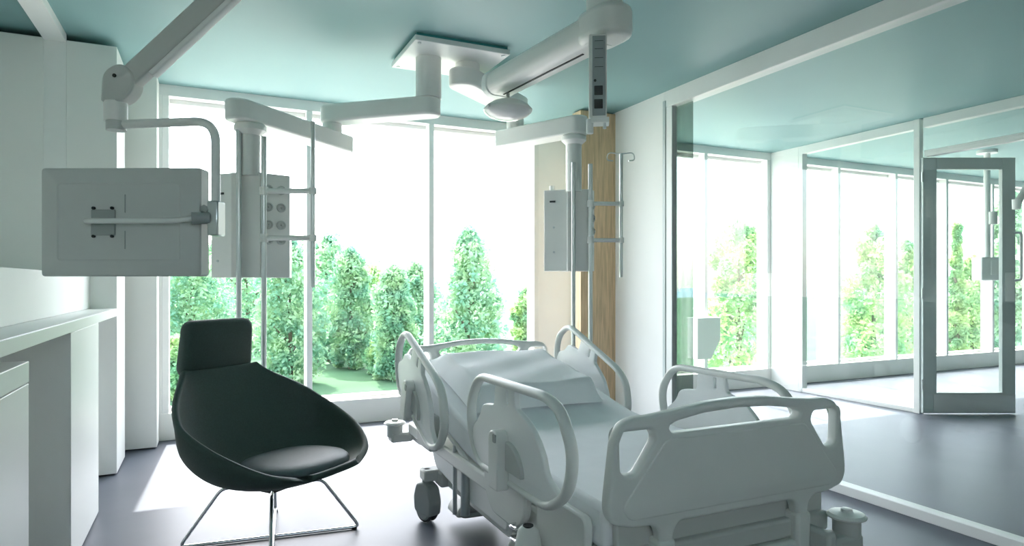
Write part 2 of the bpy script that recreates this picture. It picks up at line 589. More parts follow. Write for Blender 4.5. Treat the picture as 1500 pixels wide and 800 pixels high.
def pendant(label, col_xy, z_col, arm1_to, z1, head_xy, z2, head_z, plan, rods, rail, clamp_z, faces, a0=0.085, over=0.09, back=0.0):
    t = thing('supply_pendant', label, 'medical pendant', (col_xy[0], col_xy[1], CEIL - 0.056), group='ceiling supply pendants')
    o = ORG[t.name]
    obj('column', MB().cyl((*col_xy, z_col), (*col_xy, CEIL - 0.056), 0.09, n=36), M['plast'], t)
    c0 = Vector(col_xy) - (Vector(arm1_to) - Vector(col_xy)).normalized() * back
    a1 = obj('upper_arm', MB().prism(stadium((c0.x, c0.y), arm1_to, a0), z1[0], z1[1], XYZ), M['plast'], t, 0.018, 3)
    obj('pivot', MB().cyl((*arm1_to, z2[1] - 0.01), (*arm1_to, z1[0] + 0.01), 0.072, n=32), M['plast'], t)
    dv = (Vector(head_xy) - Vector(arm1_to)).normalized()
    e = Vector(arm1_to) - dv * 0.09
    hd = Vector(head_xy) + dv * over
    obj('lower_arm', MB().prism(stadium((hd.x, hd.y), (e.x, e.y), 0.082, cut1=True), z2[0], z2[1], XYZ), M['plast'], t, 0.014, 3)
    hb = MB()
    hb.cyl((*head_xy, head_z[1] - 0.02), (*head_xy, z2[0] + 0.01), 0.06, n=32)
    hb.lathe([(0.06, 0.0), (0.095, 0.03), (0.095, 0.06), (0.08, 0.075)], (*head_xy, z2[0] - 0.07), 32)
    obj('drop_column', hb, M['plast'], t)
    hx, hy = head_xy
    f = lambda u, v, h: Vector((hx, hy, 0)) + W(u, v, h) 
    head = obj('supply_head', MB().prism(plan, head_z[0], head_z[1], f), M['plast'], t, 0.004)
    for (r, d, za, zb) in rods:
        obj('equipment_rod', MB().cyl(f(r, d, za), f(r, d, zb), 0.0165, n=16), M['steel'], t)
    rr, rd, ra, rb = rail
    obj('infusion_rod', MB().cyl(f(rr, rd, ra), f(rr, rd, rb), 0.013, n=16), M['steel'], t)
    for z in clamp_z:
        cb = MB()
        p0, p1 = f(rods[1][0], rods[1][1], z), f(rr, rd, z)
        cb.tube([p0, p1], 0.016, n=12)
        cb.cyl(p1 - Vector((0, 0, 0.02)), p1 + Vector((0, 0, 0.02)), 0.022, n=16)
        cb.cyl(p0 - Vector((0, 0, 0.025)), p0 + Vector((0, 0, 0.025)), 0.026, n=16)
        obj('clamp_bar', cb, M['plast'], t)
    for nm, m, lst in faces:
        for (c, nrm, kind) in lst:
            c = f(*c)
            nv = W(nrm[0], nrm[1], 0).normalized()
            fb = MB()
            if kind == 'gas':
                fb.lathe([(0.028, -0.002), (0.028, 0.012), (0.02, 0.016), (0.018, 0.008), (0.006, 0.008), (0.006, 0.024), (0.001, 0.024)], c, 24, nv)
            elif kind == 'slot':
                s = nv.cross(Vector((0, 0, 1)))
                mt = Matrix((( *s, 0), (*nv, 0), (0, 0, 1, 0), (0, 0, 0, 1))).transposed()
                mt.translation = c
                fb.box(-0.022, 0.022, -0.004, 0.006, -0.006, 0.006, mt)
            else:
                fb.lathe([(0.008, -0.002), (0.008, 0.005), (0.001, 0.005)], c, 12, nv)
            obj(nm, fb, m, head)
    return t, f


# left pendant: outlets on its angled right face
gas = []
for z in (1.885, 1.775, 1.665, 1.57):
    gas.append(((0.107, 0.012, z), (0.67, -0.74), 'gas'))
    gas.append(((0.167, 0.066, z), (0.67, -0.74), 'gas'))
pA, fA = pendant('white supply pendant between chair and left window pane, outlets on its angled face', (1.408, 4.42), 2.60, (0.83, 4.93), (2.475, 2.605),
                 (0.237, 4.36), (2.285, 2.41), (1.335, 1.985),
                 [(-0.265, 0.05), (-0.113, 0.0), (-0.113, -0.02), (0.07, -0.02), (0.07, -0.015), (0.207, 0.11), (0.19, 0.20), (-0.225, 0.20)],
                 [(-0.048, -0.055, 0.66, 2.26), (0.105, -0.055, 0.66, 2.20)], (0.405, -0.055, 1.275, 2.29), (1.865, 1.577),
                 [('gas_outlet', M['bedd'], gas), ('slot', M['dark'], [((-0.193, 0.026, 1.86), (-0.31, -0.95), 'slot')]), ('screw', M['steel'], [((-0.218, 0.034, 1.44), (-0.31, -0.95), 'screw')])])
# right pendant
pB, fB = pendant('white supply pendant in front of the oak pier, left of the hooked infusion pole', (1.70, 4.42), 2.80, (2.30, 4.88), (2.70, 2.83),
                 (2.54, 4.335), (2.43, 2.57), (1.393, 2.02),
                 [(-0.225, 0.06), (-0.05, 0.0), (-0.05, -0.02), (0.125, -0.01), (0.125, 0.0), (0.165, 0.06), (0.145, 0.2), (-0.19, 0.2)],
                 [(-0.008, -0.055, 0.66, 2.215), (0.122, -0.05, 0.66, 2.205)], (0.358, -0.03, 1.345, 2.29), (1.905, 1.627),
                 [('gas_outlet', M['bedd'], [((0.147, 0.032, z), (0.9, -0.43), 'gas') for z in (1.90, 1.80, 1.70)]),
                  ('slot', M['dark'], [((-0.16, 0.036, 1.93), (-0.34, -0.94), 'slot')]),
                  ('screw', M['steel'], [((-0.15, 0.033, z), (-0.34, -0.94), 'screw') for z in (1.73, 1.54)])], a0=0.105, over=0.03, back=0.05)
hk = MB()
for sg, ln in ((-1, 0.10), (1, 0.10)):
    p = fB(0.358, -0.03, 2.285)
    r = W(sg, 0.2, 0).normalized()
    hk.tube(fillet3([p, p + r * ln + Vector((0, 0, 0.015)), p + r * (ln + 0.01) + Vector((0, 0, -0.045)), p + r * (ln - 0.04) + Vector((0, 0, -0.05))], 0.03), 0.005, n=8)
obj('hook', hk, M['steel'], pB)
obj('top_stub', MB().cyl(fB(-0.16, 0.1, 2.01), fB(-0.16, 0.1, 2.06), 0.02), M['plast'], pB)

# ------------------------------------------------------------------ boom over the bed
bm_ = thing('ceiling_boom', 'long rounded white ceiling boom running above the bed', 'medical boom', (1.65, 2.54, CEIL))
near, far = Vector((1.672, 2.52)), Vector((1.574, 3.57))
obj('column', MB().cyl((1.665, 2.56, 2.54), (1.665, 2.56, CEIL + 0.001), 0.085, n=36), M['plast'], bm_)
bd = (far - near).normalized()
bs = Vector((-bd.y, bd.x))
secp = fillet([(-0.095, 0.03), (-0.095, 0.135), (0.095, 0.135), (0.095, 0.03), (0.06, 0.0), (-0.06, 0.0)], [0.03, 0.05, 0.05, 0.03, 0.02, 0.02], 5)
n2 = near + bd * 0.06


def bpt(u, v, h):
    q = n2 + bd * h + bs * u
    return Vector((q.x, q.y, 2.415 + v))


L = (far - n2).length
obj('beam', MB().prism(secp, 0, L, bpt), M['plast'], bm_)
obj('near_cap', MB().prism(stadium(near, near + bd * 0.09, 0.098), 2.418, 2.562, XYZ), M['plast'], bm_, 0.03, 4)
sec2 = [(u * 1.06, v * 1.05 - 0.004) for u, v in secp]
obj('end_ring', MB().prism(sec2, L - 0.03, L + 0.035, bpt), M['plast2'], bm_, 0.01)
mb = MB()
for a, b in (((-0.004, -0.002), (0.05, L - 0.06)),):
    mb.prism([(-0.005, -0.004), (0.005, -0.004), (0.005, 0.004), (-0.005, 0.004)], b[0] + 0.1, b[1], bpt)
obj('track_slot', mb, M['dark'], bm_)
# hanging socket column at the near end
sp = W(0.385, 2.93, 0)
st = Matrix.Translation((sp.x, sp.y, 0)) @ Matrix.Rotation(-YAW - math.radians(7), 4, 'Z')
so = obj('socket_column', MB().box(-0.04, 0.04, -0.03, 0.05, 2.035, 2.41, st), M['plast'], bm_, 0.006)
obj('front_plate', MB().box(-0.024, 0.034, -0.034, -0.028, 2.045, 2.40, st), M['slate'], so, 0.002)
for z in (2.075, 2.135):
    obj('socket', MB().box(-0.016, 0.022, -0.038, -0.033, z, z + 0.042, st), M['dark'], so, 0.003)
obj('indicator', MB().cyl(st @ Vector((-0.012, -0.033, 2.20)), st @ Vector((-0.012, -0.038, 2.20)), 0.006), M['dark'], so)
for z in (2.26, 2.30, 2.34, 2.375):
    obj('plate_joint', MB().box(-0.014, 0.024, -0.0355, -0.033, z, z + 0.002, st), M['dark'], so)
mb = MB()
mb.box(-0.03, 0.05, -0.045, 0.04, 2.012, 2.036, st)
mb.cyl(st @ Vector((-0.035, -0.03, 1.965)), st @ Vector((-0.035, -0.03, 2.03)), 0.016)
mb.cyl(st @ Vector((0.03, -0.03, 1.985)), st @ Vector((0.03, -0.03, 2.03)), 0.008)
obj('bottom_bracket', mb, M['plast2'], so, 0.003)

lp = thing('examination_lamp', 'round lens shaped lamp hanging under the far end of the ceiling boom', 'lamp', (1.598, 3.49, 2.32))
mb = MB()
mb.lathe([(0.001, 0.062), (0.05, 0.058), (0.095, 0.042), (0.125, 0.022), (0.143, 0.002), (0.143, -0.004)], (1.598, 3.49, 2.32), 48)
obj('housing', mb, M['plast'], lp)
mb = MB().lathe([(0.143, -0.004), (0.139, -0.014), (0.115, -0.034), (0.07, -0.052), (0.03, -0.059), (0.001, -0.06)], (1.598, 3.49, 2.32), 48)
obj('lens', mb, M['lens'], lp)
obj('stem', MB().cyl((1.598, 3.49, 2.375), (1.598, 3.49, 2.4148), 0.011), M['bedd'], lp)
obj('latch', MB().box(-0.008, 0.008, -0.012, 0.006, -0.008, 0.008, Matrix.Translation((1.463, 3.45, 2.322))), M['bedd'], lp, 0.003)

# ------------------------------------------------------------------ monitor and its arm, upper left
ar = thing('ceiling_monitor_stand', 'angled grey spring arm reaching down from the ceiling at upper left', 'monitor arm', tuple(W(-0.733, 2.2, CEIL)))
pe = W(-0.733, 2.2, 2.49)
ps = W(-1.275, 2.2, 1.985)
mb = MB()
t = (pe - ps).normalized()
up = (Vector((0, 0, 1)) - t * t.z).normalized()
sd = t.cross(up)
sec = fillet([(-0.026, -0.026), (0.026, -0.026), (0.026, 0.044), (-0.026, 0.044)], 0.01, 4)
mb.prism(sec, -0.02, (pe - ps).length, lambda u, v, h: ps + t * h + sd * u + up * v)
obj('spring_arm', mb, M['bedd'], ar)
mb = MB().prism(fillet([(-0.018, -0.042), (0.018, -0.042), (0.023, -0.0255), (-0.023, -0.0255)], 0.005, 3), 0.06, (pe - ps).length, lambda u, v, h: ps + t * h + sd * u + up * v)
obj('cable_channel', mb, M['plast2'], ar)
mb = MB().cyl(W(-0.733, 2.2, 2.43), W(-0.733, 2.2, CEIL + 0.001), 0.06, n=32)
mb.cyl(W(-0.733, 2.2, CEIL - 0.03), W(-0.733, 2.2, CEIL + 0.001), 0.12, n=32)
obj('ceiling_post', mb, M['plast'], ar)
# elbow: rounded cheek seen from the side, over a vertical sleeve
fe = lambda u, v, h: W(-1.30 + u, 2.2 + h, 1.92 + v)
poly = fillet([(-0.069, -0.015), (0.0, -0.015), (0.04, 0.02), (0.045, 0.075), (0.0, 0.118), (-0.062, 0.088)], [0.01, 0.02, 0.03, 0.04, 0.05, 0.04], 6)
obj('elbow', MB().prism(poly, -0.032, 0.032, fe), M['bedd'], ar, 0.008, 3)
obj('elbow_screw', MB().cyl(fe(-0.02, 0.07, -0.036), fe(-0.02, 0.07, -0.03), 0.006), M['dark'], ar)
mb = MB().cyl(fe(-0.036, -0.075, 0), fe(-0.036, -0.01, 0), 0.036, n=32)
obj('sleeve', mb, M['plast'], ar)
mb = MB().cyl(fe(-0.034, -0.105, 0), fe(-0.034, -0.074, 0), 0.031, n=32)
obj('collar', mb, M['bedd'], ar)
rod = [fe(-0.03, -0.085, 0), W(-0.985, 2.17, 1.84), W(-0.985, 2.17, 1.50)]
obj('bent_tube', MB().tube(fillet3(rod, 0.075, 10), 0.0145, n=16), M['plast'], ar)
mb = MB()
mb.box(-0.016, 0.02, -0.03, 0.03, -0.055, 0.06, Matrix.Translation(W(-0.985, 2.17, 1.512)) @ Matrix.Rotation(-YAW, 4, 'Z'))
obj('tilt_joint', mb, M['steel'], ar, 0.005)
mb = MB().cyl(W(-0.995, 2.15, 1.515), W(-1.045, 2.13, 1.512), 0.02, n=20)
mb.cyl(W(-1.0, 2.15, 1.535), W(-1.02, 2.15, 1.548), 0.013, n=16)
obj('tilt_knob', mb, M['caster'], ar)

mo = thing('monitor', 'grey medical monitor seen from the back, hung in front of the tall cabinet', 'monitor', tuple(W(-1.31, 2.2, 1.325)))
yawm = -YAW + math.radians(-1.0)
mm = Matrix.Translation(W(-1.298, 2.165, 1.503)) @ Matrix.Rotation(yawm, 4, 'Z')
w2, h2 = 0.268, 0.180
mb = MB()
# back shell with a chamfered border rising to a flat field
rows = [(w2, h2, 0.055), (w2, h2, 0.004), (w2 - 0.004, h2 - 0.004, 0.0), (w2 - 0.062, h2 - 0.052, -0.012), (w2 - 0.066, h2 - 0.056, -0.010)]
prev = None
for (a, b, y) in rows:
    ol = fillet([(-a, -b), (a, -b), (a, b), (-a, b)], 0.012, 4)
    r = [mb.bm.verts.new(mm @ Vector((u, y, v))) for u, v in ol]
    if prev:
        n = len(r)
        for i in range(n):
            mb.poly_face([prev[i], prev[(i + 1) % n], r[(i + 1) % n], r[i]])
    else:
        mb.poly_face(r[::-1])
    prev = r
mb.poly_face(prev)
obj('back_shell', mb, M['bedd'], mo, angle=20)
obj('screen', MB().box(-w2 + 0.015, w2 - 0.015, 0.0545, 0.057, -h2 + 0.015, h2 - 0.015, mm), M['rubber'], mo)
mb = MB().tube(fillet3([mm @ Vector((-0.095, -0.006, 0.0)), mm @ Vector((-0.095, -0.04, 0.0)), mm @ Vector((0.20, -0.04, 0.0)), W(-1.035, 2.135, 1.513)], 0.02, 5), 0.009, n=12)
obj('support_bar', mb, M['bed'], mo)
mb = MB()
mb.box(-0.09, -0.01, -0.016, -0.009, -0.045, 0.04, mm)
obj('mount_plate', mb, M['caster'], mo, 0.003)
for x, z in ((-0.082, 0.045), (-0.02, 0.045), (-0.082, -0.048), (-0.02, -0.048)):
    obj('mount_screw', MB().cyl(mm @ Vector((x, -0.018, z)), mm @ Vector((x, -0.009, z)), 0.005, n=10), M['rubber'], mo)
for z in (-0.09, 0.03):
    obj('cable_slot', MB().box(0.020, 0.0225, -0.0125, -0.009, z, z + 0.06, mm), M['caster'], mo)

# ------------------------------------------------------------------ lounge chair
rz = math.atan2(-0.62, -0.78)
ch = thing('lounge_chair', 'dark green lounge chair with separate headrest on a thin chrome wire base', 'chair', (0.30, 3.53, 0), rz)
CEN = [(0.425, 0.385), (0.30, 0.345), (0.14, 0.318), (-0.03, 0.322), (-0.17, 0.39), (-0.275, 0.54), (-0.355, 0.71), (-0.405, 0.845)]
EDG = [(0.17, 0.415, 0.392), (0.34, 0.345, 0.440), (0.44, 0.20, 0.52), (0.475, 0.04, 0.59), (0.468, -0.11, 0.655), (0.41, -0.225, 0.725), (0.305, -0.335, 0.795), (0.235, -0.40, 0.845)]
rows = []
NU, NV = 24, 28
for i in range(NV + 1):
    v = i / NV
    cy, cz = catmull(CEN, v)
    ex, ey, ez = catmull(EDG, v)
    r = []
    for j in range(NU + 1):
        u = -1 + 2 * j / NU
        a = abs(u)
        g = a ** 2.6
        k = math.sin(a * math.pi / 2) ** 0.9 if v < 0.6 else (a * 0.35 + 0.65 * math.sin(a * math.pi / 2))
        r.append(Vector((math.copysign(ex * k, u), cy + (ey - cy) * g, cz + (ez - cz) * g)))
    rows.append(r)
obj('shell', MB().grid(rows), M['chair'], ch, local=True, solid=0.034, subsurf=1, angle=180)
# headrest
hm = Matrix.Translation((0, -0.415, 0.955)) @ Matrix.Rotation(math.radians(-6), 4, 'X')
mb = MB()
ol = fillet([(-0.222, -0.138), (0.222, -0.138), (0.208, 0.152), (-0.208, 0.152)], 0.055, 7)
ringspec = [(0.90, -0.034), (0.965, -0.03), (1.0, -0.014), (1.0, 0.014), (0.965, 0.03), (0.90, 0.036)]
pr = None
for s, y in ringspec:
    q = [mb.bm.verts.new(hm @ Vector((u * s, y, w * s))) for u, w in ol]
    if pr:
        for i in range(len(q)):
            mb.poly_face([pr[i], pr[(i + 1) % len(q)], q[(i + 1) % len(q)], q[i]])
    else:
        mb.poly_face(q[::-1])
    pr = q
mb.poly_face(pr)
obj('headrest', mb, M['chair'], ch, local=True, angle=60)
mb = MB().box(-0.14, 0.14, -0.45, -0.415, 0.74, 0.90)
obj('headrest_bracket', mb, M['rubber'], ch, local=True, bevel=0.004)
# seat pad
mb = MB()
pad = []
for k in range(40):
    th = 2 * math.pi * k / 40
    cx_, sx_ = math.cos(th), math.sin(th)
    pad.append((math.copysign(abs(cx_) ** 0.8, cx_) * 0.265, 0.15 + math.copysign(abs(sx_) ** 0.85, sx_) * 0.235))
pr = None
for s, dz in ((0.9, -0.03), (0.99, -0.018), (1.0, 0.0), (0.985, 0.016), (0.93, 0.028), (0.7, 0.036), (0.35, 0.038), (0.02, 0.038)):
    q = [mb.bm.verts.new(Vector((u * s, 0.15 + (w - 0.15) * s, 0.400 + (0.15 + (w - 0.15) * s) * 0.02 + dz))) for u, w in pad]
    if pr:
        for i in range(len(q)):
            mb.poly_face([pr[i], pr[(i + 1) % 40], q[(i + 1) % 40], q[i]])
    else:
        mb.poly_face(q[::-1])
    pr = q
mb.poly_face(pr)
obj('seat_cushion', mb, M['cushion'], ch, local=True, angle=180)
for sx in (1, -1):
    pts = [(0, 0, 0.272), (sx * 0.17, 0.17, 0.278), (sx * 0.305, 0.305, 0.010), (-sx * 0.305, -0.305, 0.010), (-sx * 0.17, -0.17, 0.278), (0, 0, 0.272)]
    fr = obj('leg_frame', MB().tube(fillet3(pts, 0.035, 6), 0.0085, n=12), M['chrome'], ch, local=True)
    for s in (1, -1):
        g = MB().cyl((s * sx * 0.285, s * 0.285, 0.0), (s * sx * 0.285, s * 0.285, 0.012), 0.014, n=14)
        obj('glide', g, M['rubber'], fr, local=True)
obj('seat_mount', MB().box(-0.10, 0.10, -0.09, 0.10, 0.266, 0.288), M['rubber'], ch, local=True, bevel=0.006)

# ------------------------------------------------------------------ hospital bed
BX = 1.532
bed = thing('hospital_bed', 'pale grey adjustable hospital bed with raised looped side rails on casters', 'bed', (BX, 2.65, 0))


def board(name, Y, dz, facing):
    sym = lambda pts: [(BX + x, z + dz) for x, z in pts] + [(BX - x, z + dz) for x, z in reversed(pts)]
    half = [(0.0, 0.934), (0.12, 0.930), (0.24, 0.915), (0.34, 0.905), (0.40, 0.905), (0.445, 0.890), (0.47, 0.84), (0.492, 0.67), (0.492, 0.635), (0.474, 0.60), (0.40, 0.582), (0.335, 0.580), (0.312, 0.56), (0.305, 0.50), (0.265, 0.50), (0.255, 0.555), (0.235, 0.578), (0.0, 0.578)]
    rim = sym(half)
    hole = lambda s: fillet([(BX + s * x, z + dz) for x, z in ((0.452, 0.866), (0.335, 0.866), (0.322, 0.835), (0.395, 0.735), (0.448, 0.742))], 0.02, 5)
    slot = fillet([(BX + x, z + dz) for x, z in ((0, 0.903), (0.14, 0.897), (0.245, 0.882), (0.275, 0.868), (0.262, 0.846), (-0.262, 0.846), (-0.275, 0.868), (-0.245, 0.882), (-0.14, 0.897))], 0.012, 4)
    f = lambda u, v, h: Vector((u, Y + h, v))
    b = obj(name, MB().plate([fillet(rim, 0.02, 4), hole(1), hole(-1), slot], 0.046, 0.012, f), M['bed'], bed, angle=50)
    pan = fillet([(BX + x, z + dz) for x, z in ((0.29, 0.832), (-0.29, 0.832), (-0.45, 0.645), (-0.42, 0.605), (0.42, 0.605), (0.45, 0.645))], 0.02, 4)
    obj('raised_field', MB().plate([pan], 0.016, 0.006, lambda u, v, h: Vector((u, Y + facing * 0.018 + h, v))), M['bed'], b, angle=50)
    return b


board('footboard', 1.60, 0.0, -1)
board('headboard', 3.765, 0.022, 1)


def rail(X, cy, cz, ang, side):
    """looped side rail; local a runs from head (-) to foot (+), b up"""
    ca, sa = math.cos(ang), math.sin(ang)
    f = lambda a, b, h: Vector((X + h, cy - a * ca - b * sa * 0 + 0, cz)) + Vector((0, b * sa * -1 * 0, 0)) if False else Vector((X + h, cy - a * ca - b * sa, cz - a * sa + b * ca))
    out = fillet([(-0.425, 0.055), (-0.335, 0.172), (0.245, 0.178), (0.345, 0.150), (0.415, 0.04), (0.41, -0.04), (0.375, -0.11), (0.27, -0.178), (-0.33, -0.178), (-0.415, -0.06)], [0.1, 0.07, 0.05, 0.07, 0.09, 0.06, 0.08, 0.07, 0.09, 0.1], 6)
    lp_ = [f(a, b, 0) for a, b in out]
    r = obj('side_rail', MB().tube(lp_, 0.0165, True, 14, ry=0.021, up=(1, 0, 0)), M['bed'], bed, angle=80)
    pan = [(-0.375, -0.035), (-0.325, 0.0), (-0.30, 0.025), (-0.285, 0.06), (-0.25, 0.075), (-0.16, 0.085), (-0.15, 0.172), (0.02, 0.174), (0.03, 0.10), (0.085, 0.085), (0.15, 0.06), (0.20, 0.02), (0.235, -0.02), (0.25, -0.06), (0.27, -0.085), (0.31, -0.10), (0.35, -0.125), (0.27, -0.174), (-0.33, -0.174), (-0.385, -0.10)]
    sl = fillet([(-0.045, 0.155), (-0.03, 0.155), (-0.03, 0.105), (-0.045, 0.105)], 0.005, 3)
    obj('rail_panel', MB().plate([fillet(pan, 0.018, 4), sl], 0.024, 0.006, f), M['bedl'], r, angle=50)
    # hinge: a slim post with rounded top and a half disc behind it
    hb = MB()
    h0, h1 = (side * 0.012, side * 0.06)
    lo_, hi_ = min(h0, h1), max(h0, h1)
    hb.prism(fillet([(-0.075, -0.02), (0.01, -0.02), (0.01, -0.235), (-0.075, -0.235)], [0.04, 0.04, 0.015, 0.015], 6), lo_, hi_, lambda a, b, h: f(a - 0.03, b + 0.03, h))
    obj('hinge_arm', hb, M['bed'], r, 0.006, 3)
    db = MB().prism([(0.125 * math.cos(t_) - 0.02, 0.105 * math.sin(t_) - 0.13) for t_ in [math.pi * k / 18 for k in range(19)]], min(0, side * 0.028), max(0, side * 0.028), f)
    obj('hinge_cover', db, M['bedd'], r, 0.004)
    gb = MB().box(-0.0155, 0.0155, -0.004, 0.004, -0.055, 0.0)
    obj('grip_recess', MB().prism(fillet([(-0.055, 0.0), (-0.03, 0.0), (-0.03, -0.03), (-0.055, -0.03)], 0.006, 3), min(side * 0.058, side * 0.063), max(side * 0.058, side * 0.063), f), M['caster'], r)
    gb.bm.free()
    return r


rail(1.0, 2.128, 0.752, 0.0, -1)
rail(2.064, 2.225, 0.722, 0.0, 1)
rail(0.99, 3.265, 0.757, math.radians(20), -1)
rail(2.062, 3.335, 0.75, math.radians(22), 1)

# deck, frame and covers
obj('deck_frame', MB().box(1.06, 2.005, 1.66, 3.72, 0.42, 0.49), M['bed'], bed, 0.012)
mt_ = Matrix.Translation((0, 2.78, 0.49)) @ Matrix.Rotation(math.radians(14.5), 4, 'X')
obj('backrest_plate', MB().box(1.075, 1.99, 0.0, 0.93, -0.03, 0.0, mt_), M['bed'], bed, 0.008)
for x in (1.25, 1.81):
    obj('backrest_strut', MB().cyl((x, 3.3, 0.44), (x, 3.45, 0.63), 0.02), M['steel'], bed)
for sx, X in ((-1, 1.018), (1, 2.046)):
    a, b = sorted((X, X + 0.03 * -sx))
    yz = lambda u, v, h: Vector((h, u, v))
    obj('side_cover', MB().prism(fillet([(1.70, 0.585), (2.03, 0.585), (2.03, 0.33), (1.96, 0.24), (1.72, 0.24)], 0.04, 6), a + 0.02 * -sx, b + 0.02 * -sx, yz), M['bed'], bed, 0.008)
    obj('side_cover', MB().prism(fillet([(2.07, 0.575), (2.47, 0.575), (2.45, 0.45), (2.38, 0.395), (2.16, 0.395), (2.09, 0.45)], 0.05, 6), a, b, yz), M['bed'], bed, 0.008)
    obj('rail_bracket', MB().box(min(X, X - sx * 0.06), max(X, X - sx * 0.06), 3.18, 3.40, 0.44, 0.62), M['bedd'], bed, 0.01)
# lower chassis
obj('base_frame', MB().box(1.13, 1.93, 2.32, 2.44, 0.20, 0.28).box(1.13, 1.93, 3.33, 3.45, 0.20, 0.28).box(1.17, 1.27, 1.8, 3.45, 0.20, 0.27).box(1.79, 1.89, 1.8, 3.45, 0.20, 0.27), M['bedd'], bed, 0.012)
obj('base_cover', MB().prism(fillet([(2.45, 0.44), (3.50, 0.44), (3.40, 0.30), (3.0, 0.265), (2.45, 0.265)], 0.04, 5), 1.12, 1.94, lambda u, v, h: Vector((h, u, v))), M['bedl'], bed, 0.012)
for y in (2.25, 3.02):
    for x in (1.24, 1.82):
        obj('lift_column', MB().cyl((x, y, 0.25), (x, y, 0.43), 0.04, n=20), M['steel'], bed)
# small cylinder and linkage seen at the head end
mb = MB()
obj('link_rod', MB().cyl((1.075, 2.96, 0.19), (1.075, 2.96, 0.52), 0.011, n=14), M['steel'], bed)
mb.cyl((1.105, 2.90, 0.20), (1.105, 2.90, 0.49), 0.022, n=16)
obj('gas_spring', mb, M['steel'], bed)
# end beam under the footboard
obj('end_beam', MB().box(1.10, 1.965, 1.60, 1.655, 0.44, 0.505), M['bedd'], bed, 0.01)
obj('end_plate', MB().box(1.10, 1.965, 1.627, 1.652, 0.50, 0.605), M['bedd'], bed, 0.006)
obj('end_cover', MB().box(1.18, 1.88, 1.575, 1.66, 0.27, 0.437), M['bed'], bed, 0.02, 3)
for x in (BX - 0.285, BX + 0.285):
    obj('board_socket', MB().box(x - 0.032, x + 0.032, 1.572, 1.638, 0.40, 0.53), M['bed'], bed, 0.012)
for x in (BX - 0.285, BX + 0.285):
    obj('board_socket', MB().box(x - 0.032, x + 0.032, 3.735, 3.80, 0.44, 0.555), M['bed'], bed, 0.012)
obj('end_beam', MB().box(1.10, 1.965, 3.72, 3.775, 0.42, 0.505), M['bedd'], bed, 0.01)
for (x, y, sx, sy) in ((1.0, 3.79, -1, 1), (2.06, 3.79, 1, 1), (1.03, 1.545, -1, -1), (1.985, 1.545, 1, -1)):
    z = 0.475 if sy > 0 else 0.505
    ar_ = MB()
    x2 = x - sx * 0.10
    ar_.box(min(x2, x + sx * 0.03), max(x2, x + sx * 0.03), y - 0.045, y + 0.045, z - 0.11, z - 0.055)
    ar_.box(min(x2, x2 - sx * 0.04), max(x2, x2 - sx * 0.04), min(y - 0.045, y - sy * 0.16), max(y + 0.045, y - sy * 0.16), z - 0.11, z - 0.03)
    br = obj('bumper_bracket', ar_, M['bedd'], bed, 0.012)
    obj('bumper_roller', MB().lathe([(0.001, 0.0), (0.042, 0.0), (0.045, -0.01), (0.045, -0.075), (0.03, -0.085)], (x, y, z - 0.004), 32), M['bedd'], br)
    obj('bumper_disc', MB().lathe([(0.045, -0.012), (0.062, -0.006), (0.064, 0.0), (0.055, 0.008), (0.02, 0.012), (0.018, 0.022), (0.001, 0.024)], (x, y, z), 32), M['plast2'], br)
# casters
for (x, y, a, k) in ((1.085, 3.43, 0.35, 1.05), (1.98, 3.43, -0.3, 1.05), (1.175, 2.38, 0.5, 1.3), (1.89, 2.38, 0.2, 1.3)):
    fk = MB()
    mtx = Matrix.Translation((x, y, 0)) @ Matrix.Rotation(a, 4, 'Z')
    hood = [(-0.066, 0.040), (-0.076, 0.11), (-0.055, 0.185), (0.0, 0.21), (0.05, 0.195), (0.072, 0.13), (0.066, 0.055), (0.03, 0.035)]
    fk.prism(fillet([(u * k, v * k) for u, v in hood], 0.02, 5), -0.040, 0.040, lambda u, v, h: mtx @ Vector((h, u, v)))
    fk.cyl((x, y, 0.19 * k), (x, y, 0.285), 0.028, n=20)
    c = obj('caster', fk, M['caster'] if k < 1.2 else M['bed'], bed, 0.012, 3)
    for s in (-1, 1):
        ax = mtx.to_3x3() @ Vector((s, 0, 0))
        wv = MB().lathe([(0.001, -0.008), (0.058, -0.008), (0.06, 0.002), (0.05, 0.012), (0.02, 0.015), (0.001, 0.015)], mtx @ Vector((s * 0.024, 0, 0.07)), 32, ax)
        wo = obj('wheel', wv, M['caster'], c)
        tr = MB().lathe([(0.056, -0.012), (0.066, -0.010), (0.070, -0.004), (0.066, 0.003), (0.056, 0.004)], mtx @ Vector((s * 0.024, 0, 0.07)), 32, ax)
        obj('tread', tr, M['rubber'], wo)
    arm_x = 1.42 if x < BX else 1.64
    obj('caster_arm', MB().box(min(x - 0.03, arm_x), max(x + 0.03, arm_x), y - 0.05, y + 0.05, 0.225, 0.285), M['bedd'], bed, 0.012)
# brake pedal near the head end and one near the foot end
for (y, sg) in ((3.36, 1),):
    mb = MB()
    mb.prism(fillet([(-0.13, 0.03), (0.13, 0.03), (0.11, 0.085), (0.04, 0.12), (-0.06, 0.115), (-0.11, 0.08)], 0.03, 5), -0.10, 0.06, lambda u, v, h: Vector((1.32 + u, y + h, v + 0.02)))
    pd = obj('pedal', mb, M['bedd'], bed, 0.012, 3)
    mb = MB().tube(fillet3([(1.24, y - 0.09, 0.09), (1.20, y - 0.16, 0.08), (1.40, y - 0.17, 0.08), (1.40, y - 0.09, 0.09)], 0.03), 0.011, n=10)
    obj('pedal_bar', mb, M['caster'], pd)
    obj('pedal_stem', MB().cyl((1.32, y, 0.12), (1.32, y, 0.24), 0.025, n=16), M['bedd'], pd)

